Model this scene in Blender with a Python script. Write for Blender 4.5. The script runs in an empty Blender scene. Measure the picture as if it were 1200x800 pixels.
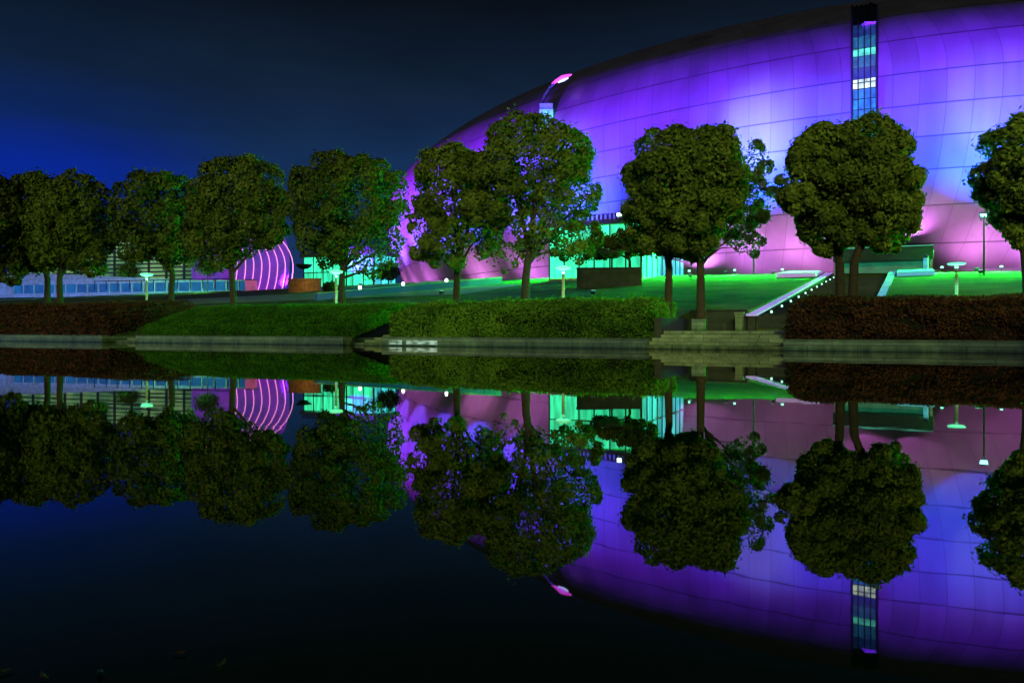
import bpy, math, random
import numpy as np
from mathutils import Vector, Matrix
random.seed(7); RNG = np.random.default_rng(11)
sc = bpy.context.scene
C = sc.collection
R = math.radians

# ------------------------------------------------------------------ frame of the place
EYE = 0.7; F = 28/36*1200; CX = 600.0; HY = 384.0
BA = math.atan2(-1, 2)                         # the bank runs along u, the land rises along n
U = np.array([math.cos(BA), math.sin(BA)]); N = np.array([-U[1], U[0]]); ORG = np.array([0, 28.6])
def S(s, t, z=0.0):
    p = ORG + s*U + t*N
    return Vector((p[0], p[1], z))
def ST(x, y):
    d = np.array([x, y]) - ORG
    return float(d@U), float(d@N)
def W(px, py, Y):                              # a photo measurement at a known distance -> place
    return Vector(((px-CX)/F*Y, Y, EYE+(HY-py)/F*Y))
def crest(s):
    return np.interp(s, [-120, -50, -30, -11, 7, 20, 60], [4.75, 4.7, 5.0, 5.05, 4.75, 4.5, 4.4])
GAPS = [(-22.2, -19.8), (-7.6, -5.7), (4.95, 9.3)]
def ground(s, t):
    s = np.asarray(s, float); t = np.asarray(t, float)
    zc = crest(s)
    z = np.interp(t, [-5, -.02, .1, .4, 3, 6], [-1.5, -1.5, .2, .25, .95, 1.35])
    up = 1.35+(zc-1.35)*np.clip((t-6)/32, 0, 1)
    z = np.where(t > 6, up, z)
    z = np.where((s > 4.95) & (s < 9.3) & (t > -.02) & (t < 6.1), -.4+.001*t, z)
    z = np.where((s > 7.2) & (s < 11.8) & (t >= 6.1) & (t < 38.2), z-.35, z)
    for a, b in GAPS[:2]:
        z = np.where((s > a) & (s < b) & (t > -.02) & (t < 5.5), -.5, z)
    return z
def G(x, y):
    return float(ground(*ST(x, y)))
def gp(px, py):                                # where the sight line through a photo point meets the ground
    for Y in np.arange(24, 140, .1):
        p = W(px, py, Y)
        if p.z <= G(p.x, p.y): return p
    return W(px, py, 100)

# ------------------------------------------------------------------ helpers
class MB:
    def __init__(s): s.v = []; s.f = []; s.m = []
    def add(s, v, f, m=0):
        o = len(s.v); s.v += [tuple(p) for p in v]; s.f += [tuple(i+o for i in q) for q in f]; s.m += [m]*len(f)
    def box(s, a, b, m=0):
        (x0, y0, z0), (x1, y1, z1) = a, b
        s.add([(x0,y0,z0),(x1,y0,z0),(x1,y1,z0),(x0,y1,z0),(x0,y0,z1),(x1,y0,z1),(x1,y1,z1),(x0,y1,z1)],
              [(3,2,1,0),(4,5,6,7),(0,1,5,4),(1,2,6,5),(2,3,7,6),(3,0,4,7)], m)
    def tube(s, pts, rad, n=8, m=0, cap=True):
        pts = [Vector(p) for p in pts]; vs = []; fs = []
        for i, p in enumerate(pts):
            d = (pts[min(i+1, len(pts)-1)]-pts[max(i-1, 0)]).normalized()
            a = d.cross(Vector((0, 1, 0)) if abs(d.y) < .9 else Vector((1, 0, 0))).normalized(); b = d.cross(a)
            r = rad[i] if hasattr(rad, '__len__') else rad
            vs += [p+(a*math.cos(k*2*math.pi/n)+b*math.sin(k*2*math.pi/n))*r for k in range(n)]
        for i in range(len(pts)-1):
            fs += [(i*n+k, i*n+(k+1) % n, (i+1)*n+(k+1) % n, (i+1)*n+k) for k in range(n)]
        if cap: fs += [tuple(range(n)), tuple(range((len(pts)-1)*n, len(pts)*n))[::-1]]
        s.add(vs, fs, m)
    def lathe(s, prof, n=24, m=0):
        vs = [(r*math.cos(k*2*math.pi/n), r*math.sin(k*2*math.pi/n), z) for r, z in prof for k in range(n)]
        fs = [(i*n+k, i*n+(k+1) % n, (i+1)*n+(k+1) % n, (i+1)*n+k) for i in range(len(prof)-1) for k in range(n)]
        s.add(vs, fs, m)
    def build(s, name, mats, parent=None, smooth=False, bevel=0):
        me = bpy.data.meshes.new(name); me.from_pydata(s.v, [], s.f)
        for m in (mats if isinstance(mats, (list, tuple)) else [mats]): me.materials.append(m)
        for p, m in zip(me.polygons, s.m): p.material_index = m; p.use_smooth = smooth
        me.update()
        o = bpy.data.objects.new(name, me); C.objects.link(o)
        if parent: o.parent = parent
        if bevel:
            b = o.modifiers.new('Bevel', 'BEVEL'); b.width = bevel; b.segments = 2; b.limit_method = 'ANGLE'
        return o
def tag(o, label=None, cat=None, group=None, kind=None):
    if label: o['label'] = label
    if cat: o['category'] = cat
    if group: o['group'] = group
    if kind: o['kind'] = kind
    return o
def empty(name, loc, rz=0.0, label=None, cat=None, group=None):
    o = bpy.data.objects.new(name, None); C.objects.link(o); o.location = loc; o.rotation_euler = (0, 0, rz)
    o.empty_display_size = .3
    return tag(o, label, cat, group)
def copy_tree(o, parent=None):
    c = o.copy(); C.objects.link(c)
    if parent: c.parent = parent
    for ch in list(o.children): copy_tree(ch, c)
    return c
def quads(name, V, mat, parent=None):          # V: (n,4,3) array of leaf faces
    n = len(V); me = bpy.data.meshes.new(name)
    me.vertices.add(n*4); me.vertices.foreach_set('co', V.reshape(-1).astype(np.float32))
    me.loops.add(n*4); me.loops.foreach_set('vertex_index', np.arange(n*4, dtype=np.int32))
    me.polygons.add(n); me.polygons.foreach_set('loop_start', np.arange(0, n*4, 4, dtype=np.int32))
    me.polygons.foreach_set('loop_total', np.full(n, 4, dtype=np.int32))
    me.materials.append(mat); me.update(calc_edges=True); me.validate()
    o = bpy.data.objects.new(name, me); C.objects.link(o)
    if parent: o.parent = parent
    return o
def unit(a): return a/(np.linalg.norm(a, axis=-1, keepdims=True)+1e-9)
def leaves(P, Nn, size, jitter=.6, aspect=.55):
    n = len(P)
    nn = unit(Nn+RNG.normal(0, jitter, (n, 3)))
    a = unit(np.cross(nn, RNG.normal(0, 1, (n, 3)))); b = np.cross(nn, a)
    L = (size*RNG.uniform(.65, 1.3, n))[:, None]
    return np.stack([P-a*L*.5, P+b*L*.5*aspect+nn*L*.06, P+a*L*.5-nn*L*.1, P-b*L*.5*aspect+nn*L*.06], 1)

# ------------------------------------------------------------------ materials
def mat(name):
    m = bpy.data.materials.new(name); m.use_nodes = True
    nt = m.node_tree; nt.nodes.clear()
    out = nt.nodes.new('ShaderNodeOutputMaterial')
    return m, nt, out
def nd(nt, typ, **kw):
    n = nt.nodes.new(typ)
    for k, v in kw.items():
        if k in n.inputs: n.inputs[k].default_value = v
        else: setattr(n, k, v)
    return n
def ramp(nt, src, stops):
    r = nt.nodes.new('ShaderNodeValToRGB'); e = r.color_ramp.elements
    while len(e) < len(stops): e.new(.5)
    for q, (p, c) in zip(e, stops): q.position = p; q.color = (*c, 1)
    nt.links.new(src, r.inputs['Fac']); return r
def simple(name, c1, c2=None, scale=4.0, rough=.6, metal=0.0, bump=.0, detail=6, spec=.5):
    m, nt, out = mat(name); L = nt.links.new
    c2 = c2 or tuple(x*.6 for x in c1)
    tc = nd(nt, 'ShaderNodeTexCoord'); no = nd(nt, 'ShaderNodeTexNoise', Scale=scale, Detail=detail, Roughness=.65)
    L(tc.outputs['Object'], no.inputs['Vector'])
    r = ramp(nt, no.outputs['Fac'], [(.3, c2), (.7, c1)])
    b = nd(nt, 'ShaderNodeBsdfPrincipled', Roughness=rough, Metallic=metal); b.inputs['Specular IOR Level'].default_value = spec
    L(r.outputs['Color'], b.inputs['Base Color'])
    if bump:
        bp = nd(nt, 'ShaderNodeBump', Strength=bump, Distance=.02); L(no.outputs['Fac'], bp.inputs['Height']); L(bp.outputs['Normal'], b.inputs['Normal'])
    L(b.outputs[0], out.inputs[0]); return m
def glow(name, col, strength, col2=None, scale=2.0, base=(.2, .2, .2), stretch=(1, 1, 1), rnd=0.0):
    m, nt, out = mat(name); L = nt.links.new
    b = nd(nt, 'ShaderNodeBsdfPrincipled', Roughness=.3); b.inputs['Base Color'].default_value = (*base, 1)
    b.inputs['Emission Strength'].default_value = strength
    if col2:
        tc = nd(nt, 'ShaderNodeTexCoord'); mp = nd(nt, 'ShaderNodeMapping'); mp.inputs['Scale'].default_value = stretch
        no = nd(nt, 'ShaderNodeTexNoise', Scale=scale, Detail=4)
        L(tc.outputs['Object'], mp.inputs['Vector']); L(mp.outputs[0], no.inputs['Vector'])
        r = ramp(nt, no.outputs['Fac'], [(.36, col2), (.64, col)]); src = r.outputs['Color']
        if rnd:
            oi = nd(nt, 'ShaderNodeObjectInfo'); mr = nd(nt, 'ShaderNodeMapRange'); mr.inputs['To Min'].default_value = 1-rnd; mr.inputs['To Max'].default_value = 1+rnd
            L(oi.outputs['Random'], mr.inputs['Value'])
            mx = nd(nt, 'ShaderNodeMix', data_type='RGBA', blend_type='MULTIPLY'); mx.inputs['Factor'].default_value = 1
            L(src, mx.inputs['A']); L(mr.outputs[0], mx.inputs['B']); src = mx.outputs['Result']
        L(src, b.inputs['Emission Color'])
    else: b.inputs['Emission Color'].default_value = (*col, 1)
    L(b.outputs[0], out.inputs[0]); return m
def leafmat(name, dark, light, trans=.25, big=.9):
    m, nt, out = mat(name); L = nt.links.new
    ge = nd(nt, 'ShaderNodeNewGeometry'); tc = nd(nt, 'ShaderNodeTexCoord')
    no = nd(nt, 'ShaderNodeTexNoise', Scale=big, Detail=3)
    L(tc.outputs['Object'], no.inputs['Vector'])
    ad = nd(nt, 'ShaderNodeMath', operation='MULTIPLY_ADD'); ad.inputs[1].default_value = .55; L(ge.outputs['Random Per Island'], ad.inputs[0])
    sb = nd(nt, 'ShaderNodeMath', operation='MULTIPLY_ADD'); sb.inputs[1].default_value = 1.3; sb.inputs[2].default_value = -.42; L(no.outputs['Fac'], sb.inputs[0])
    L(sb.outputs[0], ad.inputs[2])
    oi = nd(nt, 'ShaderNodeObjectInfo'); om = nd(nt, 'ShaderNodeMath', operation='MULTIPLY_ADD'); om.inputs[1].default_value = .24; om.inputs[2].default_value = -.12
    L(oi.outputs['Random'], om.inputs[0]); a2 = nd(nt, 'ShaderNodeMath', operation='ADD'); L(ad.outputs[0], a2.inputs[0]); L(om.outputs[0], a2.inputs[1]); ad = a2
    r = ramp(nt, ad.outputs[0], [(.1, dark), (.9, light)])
    b = nd(nt, 'ShaderNodeBsdfPrincipled', Roughness=.5); b.inputs['Specular IOR Level'].default_value = .25
    L(r.outputs['Color'], b.inputs['Base Color'])
    tr = nd(nt, 'ShaderNodeBsdfTranslucent'); L(r.outputs['Color'], tr.inputs['Color'])
    mx = nd(nt, 'ShaderNodeMixShader', Fac=trans); L(b.outputs[0], mx.inputs[1]); L(tr.outputs[0], mx.inputs[2])
    L(mx.outputs[0], out.inputs[0]); return m
def stonemat(name, c1, c2, bw, bh, rough=.45, mortar=(.03, .03, .03), off=.5, tide=False):
    m, nt, out = mat(name); L = nt.links.new
    tc = nd(nt, 'ShaderNodeTexCoord'); sx = nd(nt, 'ShaderNodeSeparateXYZ'); L(tc.outputs['Object'], sx.inputs[0])
    cb = nd(nt, 'ShaderNodeCombineXYZ'); ad = nd(nt, 'ShaderNodeMath', operation='ADD'); L(sx.outputs[0], ad.inputs[0]); L(sx.outputs[1], ad.inputs[1])
    L(ad.outputs[0], cb.inputs[0]); L(sx.outputs[2], cb.inputs[1])
    br = nd(nt, 'ShaderNodeTexBrick', Scale=1.0); br.inputs['Brick Width'].default_value = bw; br.inputs['Row Height'].default_value = bh
    br.inputs['Mortar Size'].default_value = .008; br.offset = off
    br.inputs['Color1'].default_value = (*c1, 1); br.inputs['Color2'].default_value = (*c2, 1); br.inputs['Mortar'].default_value = (*mortar, 1)
    L(cb.outputs[0], br.inputs['Vector'])
    n1 = nd(nt, 'ShaderNodeTexNoise', Scale=2.2, Detail=8, Roughness=.7); L(tc.outputs['Object'], n1.inputs['Vector'])
    n2 = nd(nt, 'ShaderNodeTexNoise', Scale=90, Detail=2); L(tc.outputs['Object'], n2.inputs['Vector'])
    r1 = ramp(nt, n1.outputs['Fac'], [(.3, (.45, .45, .42)), (.7, (1.1, 1.1, 1.1))]); r2 = ramp(nt, n2.outputs['Fac'], [(.3, (.8, .8, .8)), (.7, (1.1, 1.1, 1.1))])
    m1 = nd(nt, 'ShaderNodeMix', data_type='RGBA', blend_type='MULTIPLY'); m1.inputs['Factor'].default_value = 1
    m2 = nd(nt, 'ShaderNodeMix', data_type='RGBA', blend_type='MULTIPLY'); m2.inputs['Factor'].default_value = 1
    L(br.outputs['Color'], m1.inputs['A']); L(r1.outputs['Color'], m1.inputs['B']); L(m1.outputs['Result'], m2.inputs['A']); L(r2.outputs['Color'], m2.inputs['B'])
    src = m2.outputs['Result']
    if tide:                                    # damp algae band along the water and streaks running down
        n3 = nd(nt, 'ShaderNodeTexNoise', Scale=3, Detail=5); mp3 = nd(nt, 'ShaderNodeMapping'); mp3.inputs['Scale'].default_value = (1.5, 1.5, .15)
        L(tc.outputs['Object'], mp3.inputs['Vector']); L(mp3.outputs[0], n3.inputs['Vector'])
        ma = nd(nt, 'ShaderNodeMath', operation='MULTIPLY_ADD'); ma.inputs[1].default_value = .34; L(n3.outputs['Fac'], ma.inputs[0]); L(sx.outputs[2], ma.inputs[2])
        r3 = ramp(nt, ma.outputs[0], [(.13, (.12, .16, .08)), (.24, (.5, .58, .42)), (.36, (1, 1, 1))])
        m3 = nd(nt, 'ShaderNodeMix', data_type='RGBA', blend_type='MULTIPLY'); m3.inputs['Factor'].default_value = 1
        L(src, m3.inputs['A']); L(r3.outputs['Color'], m3.inputs['B']); src = m3.outputs['Result']
    b = nd(nt, 'ShaderNodeBsdfPrincipled', Roughness=rough); L(src, b.inputs['Base Color'])
    bp = nd(nt, 'ShaderNodeBump', Strength=.25, Distance=.01); L(n1.outputs['Fac'], bp.inputs['Height']); L(bp.outputs['Normal'], b.inputs['Normal'])
    L(b.outputs[0], out.inputs[0]); return m

M = {}
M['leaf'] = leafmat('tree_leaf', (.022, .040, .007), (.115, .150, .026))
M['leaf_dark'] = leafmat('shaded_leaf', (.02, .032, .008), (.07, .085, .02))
M['leaf_open'] = leafmat('open_leaf', (.025, .035, .012), (.07, .085, .028))
M['hedge_green'] = leafmat('green_hedge_leaf', (.018, .06, .008), (.13, .27, .03), big=.7)
M['cover_green'] = leafmat('clipped_cover_leaf', (.018, .06, .006), (.05, .19, .012), big=1.2)
M['hedge_red'] = leafmat('reddish_hedge_leaf', (.03, .014, .008), (.10, .043, .023), big=1.5)
M['core'] = simple('hedge_core', (.01, .012, .005), rough=.9)
M['bark'] = simple('bark', (.05, .04, .03), (.02, .017, .012), 9, .9, bump=.6)
M['granite'] = stonemat('bank_granite', (.17, .26, .20), (.115, .175, .135), 1.4, .17, .35, tide=True)
M['step'] = stonemat('step_granite', (.22, .29, .20), (.12, .165, .115), .9, .5, .5, off=0, tide=True)
M['dark_stone'] = stonemat('dark_stone', (.05, .055, .05), (.035, .04, .035), 1.2, .45, .5)
M['pale_stone'] = stonemat('pale_stone', (.42, .40, .42), (.36, .34, .36), 1.2, .6, .5)
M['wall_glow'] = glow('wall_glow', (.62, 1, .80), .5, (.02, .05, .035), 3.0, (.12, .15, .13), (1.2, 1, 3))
M['pave'] = stonemat('paving', (.26, .30, .27), (.20, .24, .21), 1.0, 1.0, .6)
M['metal'] = simple('grey_metal', (.14, .15, .15), rough=.4, metal=.6)
M['black'] = simple('black_metal', (.03, .03, .03), rough=.45)
M['lampwhite'] = simple('lamp_paint', (.45, .5, .46), rough=.5)
M['wood'] = simple('wood_boards', (.30, .17, .07), (.12, .06, .025), 3, .6)
M['leaf_float'] = simple('fallen_leaf', (.08, .07, .04), (.04, .03, .02), 30, .6)

# ------------------------------------------------------------------ camera
cam = bpy.data.cameras.new('camera'); co = bpy.data.objects.new('camera', cam); C.objects.link(co)
co.location = (0, 0, EYE); co.rotation_euler = (R(90), 0, 0)
cam.lens = 28; cam.sensor_width = 36; cam.sensor_fit = 'HORIZONTAL'; cam.clip_end = 4000; cam.clip_start = .05
cam.shift_y = -16/1200
sc.camera = co

# ------------------------------------------------------------------ sky and moonlike town glow
w = bpy.data.worlds.new('World'); sc.world = w; w.use_nodes = True
nt = w.node_tree; nt.nodes.clear(); L = nt.links.new
tc = nd(nt, 'ShaderNodeTexCoord'); sx = nd(nt, 'ShaderNodeSeparateXYZ'); L(tc.outputs['Generated'], sx.inputs[0])
r1 = ramp(nt, sx.outputs['Z'], [(0, (.004, .032, .60)), (.18, (.003, .022, .30)), (.225, (.004, .018, .105)), (.28, (.004, .013, .038)), (.38, (.003, .006, .011)), (.6, (.001, .002, .004))])
r2 = ramp(nt, sx.outputs['Z'], [(0, (.009, .034, .11)), (.20, (.007, .026, .085)), (.28, (.006, .016, .040)), (.38, (.003, .0055, .010)), (.6, (.001, .002, .004))])
az = nd(nt, 'ShaderNodeMapRange'); az.inputs['From Min'].default_value = -.50; az.inputs['From Max'].default_value = -.26; az.interpolation_type = 'SMOOTHSTEP'
L(sx.outputs['X'], az.inputs['Value'])
mx = nd(nt, 'ShaderNodeMix', data_type='RGBA'); L(az.outputs[0], mx.inputs['Factor']); L(r1.outputs['Color'], mx.inputs['A']); L(r2.outputs['Color'], mx.inputs['B'])
hz = nd(nt, 'ShaderNodeTexNoise', Scale=2.6, Detail=5, Roughness=.6); hm = nd(nt, 'ShaderNodeMapping'); hm.inputs['Scale'].default_value = (1, 1, 3)
L(tc.outputs['Generated'], hm.inputs['Vector']); L(hm.outputs[0], hz.inputs['Vector'])
hr = nd(nt, 'ShaderNodeMapRange'); hr.inputs['From Min'].default_value = .3; hr.inputs['From Max'].default_value = .7; hr.inputs['To Min'].default_value = .78; hr.inputs['To Max'].default_value = 1.22
L(hz.outputs['Fac'], hr.inputs['Value'])
bg = nd(nt, 'ShaderNodeBackground'); L(hr.outputs[0], bg.inputs['Strength']); L(mx.outputs['Result'], bg.inputs['Color'])
wo = nd(nt, 'ShaderNodeOutputWorld'); L(bg.outputs[0], wo.inputs[0])
sun = bpy.data.lights.new('town_glow', 'SUN'); sun.energy = .22; sun.angle = R(25); sun.color = (1, .86, .36)
so = bpy.data.objects.new('town_glow', sun); C.objects.link(so)
so.rotation_euler = Vector((.35, .8, -.62)).to_track_quat('-Z', 'Y').to_euler()

def light(name, kind, loc, energy, col, target=None, size=1.0, blend=.6, radius=.1, parent=None):
    l = bpy.data.lights.new(name, kind); l.energy = energy; l.color = col
    if kind == 'SPOT': l.spot_size = size; l.spot_blend = blend
    l.shadow_soft_size = radius
    o = bpy.data.objects.new(name, l); C.objects.link(o); o.location = loc
    o.visible_glossy = False
    if target is not None: o.rotation_euler = (Vector(target)-Vector(loc)).to_track_quat('-Z', 'Y').to_euler()
    return o

for x_ in np.arange(-62, 36, 9.0):              # unseen spots added behind the viewer to light the trees but not the dome
    t_ = ORG+((x_-2)/.894)*U+7*N
    light('added_tree_spot', 'SPOT', (x_, -9-.5*max(-x_, -20)*.3, 17), 30000, (.88, 1, .33), (t_[0], t_[1], 5.2), R(30), .55, .5)
# ------------------------------------------------------------------ ground and water
ss = np.unique(np.concatenate([np.linspace(-500, -70, 30), np.arange(-70, 45, .5), np.linspace(45, 500, 30), np.array([a+e for g in GAPS+[(7.2, 11.8)] for a in g for e in (-.01, .01)])]))
tt = np.unique(np.concatenate([np.linspace(-260, -6, 12), [-.05, 0, .05, .1], np.arange(.4, 10, .3), np.arange(10, 60, .8), np.linspace(60, 700, 30), [5.49, 5.51, 6.09, 6.11]]))
gs, gt = np.meshgrid(ss, tt, indexing='ij'); gz = ground(gs, gt)
pts = ORG[None, None]+gs[..., None]*U+gt[..., None]*N
V = np.concatenate([pts, gz[..., None]], -1).reshape(-1, 3); nj = len(tt)
Fq = [(i*nj+j, (i+1)*nj+j, (i+1)*nj+j+1, i*nj+j+1) for i in range(len(ss)-1) for j in range(nj-1)]
m, nt, out = mat('lawn_grass'); L = nt.links.new
tcn = nd(nt, 'ShaderNodeTexCoord'); n1 = nd(nt, 'ShaderNodeTexNoise', Scale=.5, Detail=5); n2 = nd(nt, 'ShaderNodeTexNoise', Scale=14, Detail=6, Roughness=.8)
L(tcn.outputs['Object'], n1.inputs['Vector']); L(tcn.outputs['Object'], n2.inputs['Vector'])
ra = ramp(nt, n1.outputs['Fac'], [(.32, (.035, .07, .02)), (.66, (.10, .14, .04))]); rb = ramp(nt, n2.outputs['Fac'], [(.32, (.25, .25, .25)), (.66, (1.35, 1.35, 1.35))])
mm = nd(nt, 'ShaderNodeMix', data_type='RGBA', blend_type='MULTIPLY'); mm.inputs['Factor'].default_value = 1
L(ra.outputs['Color'], mm.inputs['A']); L(rb.outputs['Color'], mm.inputs['B'])
b = nd(nt, 'ShaderNodeBsdfPrincipled', Roughness=.85); b.inputs['Specular IOR Level'].default_value = .15; L(mm.outputs['Result'], b.inputs['Base Color'])
bp = nd(nt, 'ShaderNodeBump', Strength=.7, Distance=.06); L(n2.outputs['Fac'], bp.inputs['Height']); L(bp.outputs['Normal'], b.inputs['Normal'])
L(b.outputs[0], out.inputs[0]); M['lawn'] = m
gm = MB(); gm.v = [tuple(p) for p in V]; gm.f = Fq; gm.m = [0]*len(Fq)
tag(gm.build('ground', M['lawn'], smooth=False), kind='structure')

m, nt, out = mat('pond_water'); L = nt.links.new
tcn = nd(nt, 'ShaderNodeTexCoord'); mp = nd(nt, 'ShaderNodeMapping'); mp.inputs['Scale'].default_value = (1, 1.6, 1)
nz = nd(nt, 'ShaderNodeTexNoise', Scale=1.3, Detail=3, Roughness=.5); L(tcn.outputs['Object'], mp.inputs['Vector']); L(mp.outputs[0], nz.inputs['Vector'])
bp = nd(nt, 'ShaderNodeBump', Strength=.02, Distance=.02); L(nz.outputs['Fac'], bp.inputs['Height'])
fr = nd(nt, 'ShaderNodeFresnel', IOR=1.66); L(bp.outputs['Normal'], fr.inputs['Normal'])
gl = nd(nt, 'ShaderNodeBsdfGlossy', Roughness=.012); gl.inputs['Color'].default_value = (1, .93, .86, 1); L(bp.outputs['Normal'], gl.inputs['Normal'])
df = nd(nt, 'ShaderNodeBsdfDiffuse'); df.inputs['Color'].default_value = (.004, .005, .005, 1)
ms = nd(nt, 'ShaderNodeMixShader'); L(fr.outputs[0], ms.inputs[0]); L(df.outputs[0], ms.inputs[1]); L(gl.outputs[0], ms.inputs[2]); L(ms.outputs[0], out.inputs[0])
wm = MB(); wm.add([S(-500, -255), S(500, -255), S(500, 5.4), S(-500, 5.4)], [(0, 1, 2, 3)])
tag(wm.build('water', m), kind='structure')

# paved paths on the slope, draped on the ground
def drape(name, poly_s, t_of, mt, lift=.03, nt_=6):
    mb = MB(); vs = []; fs = []
    for i, s in enumerate(poly_s):
        t0, t1 = t_of(s)
        for k in range(nt_+1):
            t = t0+(t1-t0)*k/nt_; vs.append(S(s, t, float(ground(s, t))+lift))
    n = nt_+1
    for i in range(len(poly_s)-1):
        fs += [(i*n+k, (i+1)*n+k, (i+1)*n+k+1, i*n+k+1) for k in range(nt_)]
    mb.add(vs, fs); return tag(mb.build(name, mt), kind='structure')
drape('path', np.arange(-80, -12, 1.0), lambda s: (13+max(0, s+40)*.22, 22+max(0, s+40)*.26), M['pave'])
drape('terrace_paving', np.arange(-110, 60, 2.0), lambda s: (38.6, 90), M['pave'], .02, 8)

# ------------------------------------------------------------------ bank: walls, steps, hedges
def bankobj(name, s, t, z, label, cat, group=None): return empty(name, S(s, t, z), BA, label, cat, group)
WALLS = [(-90, -22.2, 'grey stone bank wall below the reddish hedge at the left edge'),
         (-19.8, -7.6, 'grey stone bank wall below the flat clipped green slope'),
         (-5.7, 4.95, 'grey stone bank wall below the bright green leafy hedge'),
         (9.3, 60, 'grey stone bank wall below the reddish hedge at the right edge')]
for a, b_, lab in WALLS:
    e = bankobj('bank_wall', a, 0, 0, lab, 'wall', 'stone walls along the water')
    mb = MB(); mb.box((0, 0, -1.4), (b_-a, .38, .30)); mb.build('wall_body', M['granite'], e, bevel=.012)
    for k_, x_ in ((0, 0.0), (1, b_-a-.3)):
        if abs([a, b_][k_]) > 30: continue
        rt = MB(); rt.box((x_, .383, -1.4), (x_+.3, 5.4, .295)); rt.build('wall_return', M['granite'], e, bevel=.012)
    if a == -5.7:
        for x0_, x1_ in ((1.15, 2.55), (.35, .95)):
            pn = MB(); pn.box((x0_, -.012, .06), (x1_, .001, .22)); pn.build('painted_glint', M['wall_glow'], e)  # glowing panels stand in for blotchy reflections on the wall face
    cp = MB(); x = 0
    while x < b_-a-.05:
        x1 = min(x+1.6, b_-a); cp.box((x+.004, -.03, .303), (x1-.004, .42, .35)); x = x1
    cp.build('coping', M['granite'], e, bevel=.006)
STEPS = [(-21.2, -19.82, 5, .10, .62, 'short grey stone steps between the left reddish hedge and the clipped slope'),
         (-7.0, -5.72, 5, .10, .62, 'short grey stone steps between the clipped slope and the bright green hedge'),
         (4.95, 9.3, 5, .1181, .34, 'wide pale stone steps rising from the water below the twin trunk trees')]
for a, b_, n, rs, tr, lab in STEPS:
    e = bankobj('water_steps', a, 0, 0, lab, 'steps', 'stone steps down to the water')
    top = 5.45 if rs == .10 else 6.0
    for k in range(n):
        mb = MB(); x = .012; L_ = b_-a-.012
        nb = max(1, round(L_/.9))
        for q in range(nb):
            o_ = random.uniform(-.008, .008)
            mb.box((x+L_/nb*q+.004, tr*k+o_, -1.0 if k == 0 else rs*k+.002), (x+L_/nb*(q+1)-.004, (tr*(k+1)+.15) if k < n-1 else top-.02, rs*(k+1)))
        mb.build('step', M['step'], e, bevel=.008)
# retaining wall at the head of the landing, with planter and stone post
e = bankobj('retaining_wall', 4.95, 6.02, 0, 'dark low retaining wall at the back of the landing above the wide steps', 'wall')
mb = MB(); mb.box((0, 0, .2), (2.2, .3, 1.36)); mb.build('wall_body', M['dark_stone'], e)
mb = MB(); mb.box((-.02, -.05, 1.363), (2.22, .36, 1.42)); mb.build('coping', M['dark_stone'], e, bevel=.01)
e = bankobj('side_wall', 4.93, 1.0, 0, 'dark stone side wall at the right end of the bright green hedge', 'wall')
mb = MB(); mb.box((0, 0, .1), (.25, 5, 1.05)); mb.build('wall_body', M['dark_stone'], e, bevel=.01)
pt = gp(821, 372); s_, t_ = 6.08, 2.75
e = bankobj('tree_planter', s_, t_, .59, 'square pale stone planter around the front trunk above the wide steps', 'planter')
mb = MB(); mb.box((-.23, -.23, 0), (.23, .23, .42)); mb.build('planter_body', M['granite'], e, bevel=.015)
mb = MB(); mb.box((-.19, -.19, .423), (.19, .19, .44)); mb.build('soil', M['core'], e)
e = bankobj('stone_post', 7.0, 5.3, .59, 'square pale stone post at the foot of the lilac lit stair parapet', 'post')
mb = MB(); mb.box((-.14, -.14, 0), (.14, .14, .62)); mb.build('shaft', M['step'], e, bevel=.01)
mb = MB(); mb.box((-.17, -.17, .622), (.17, .17, .70)); mb.build('cap', M['step'], e, bevel=.01)

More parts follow.
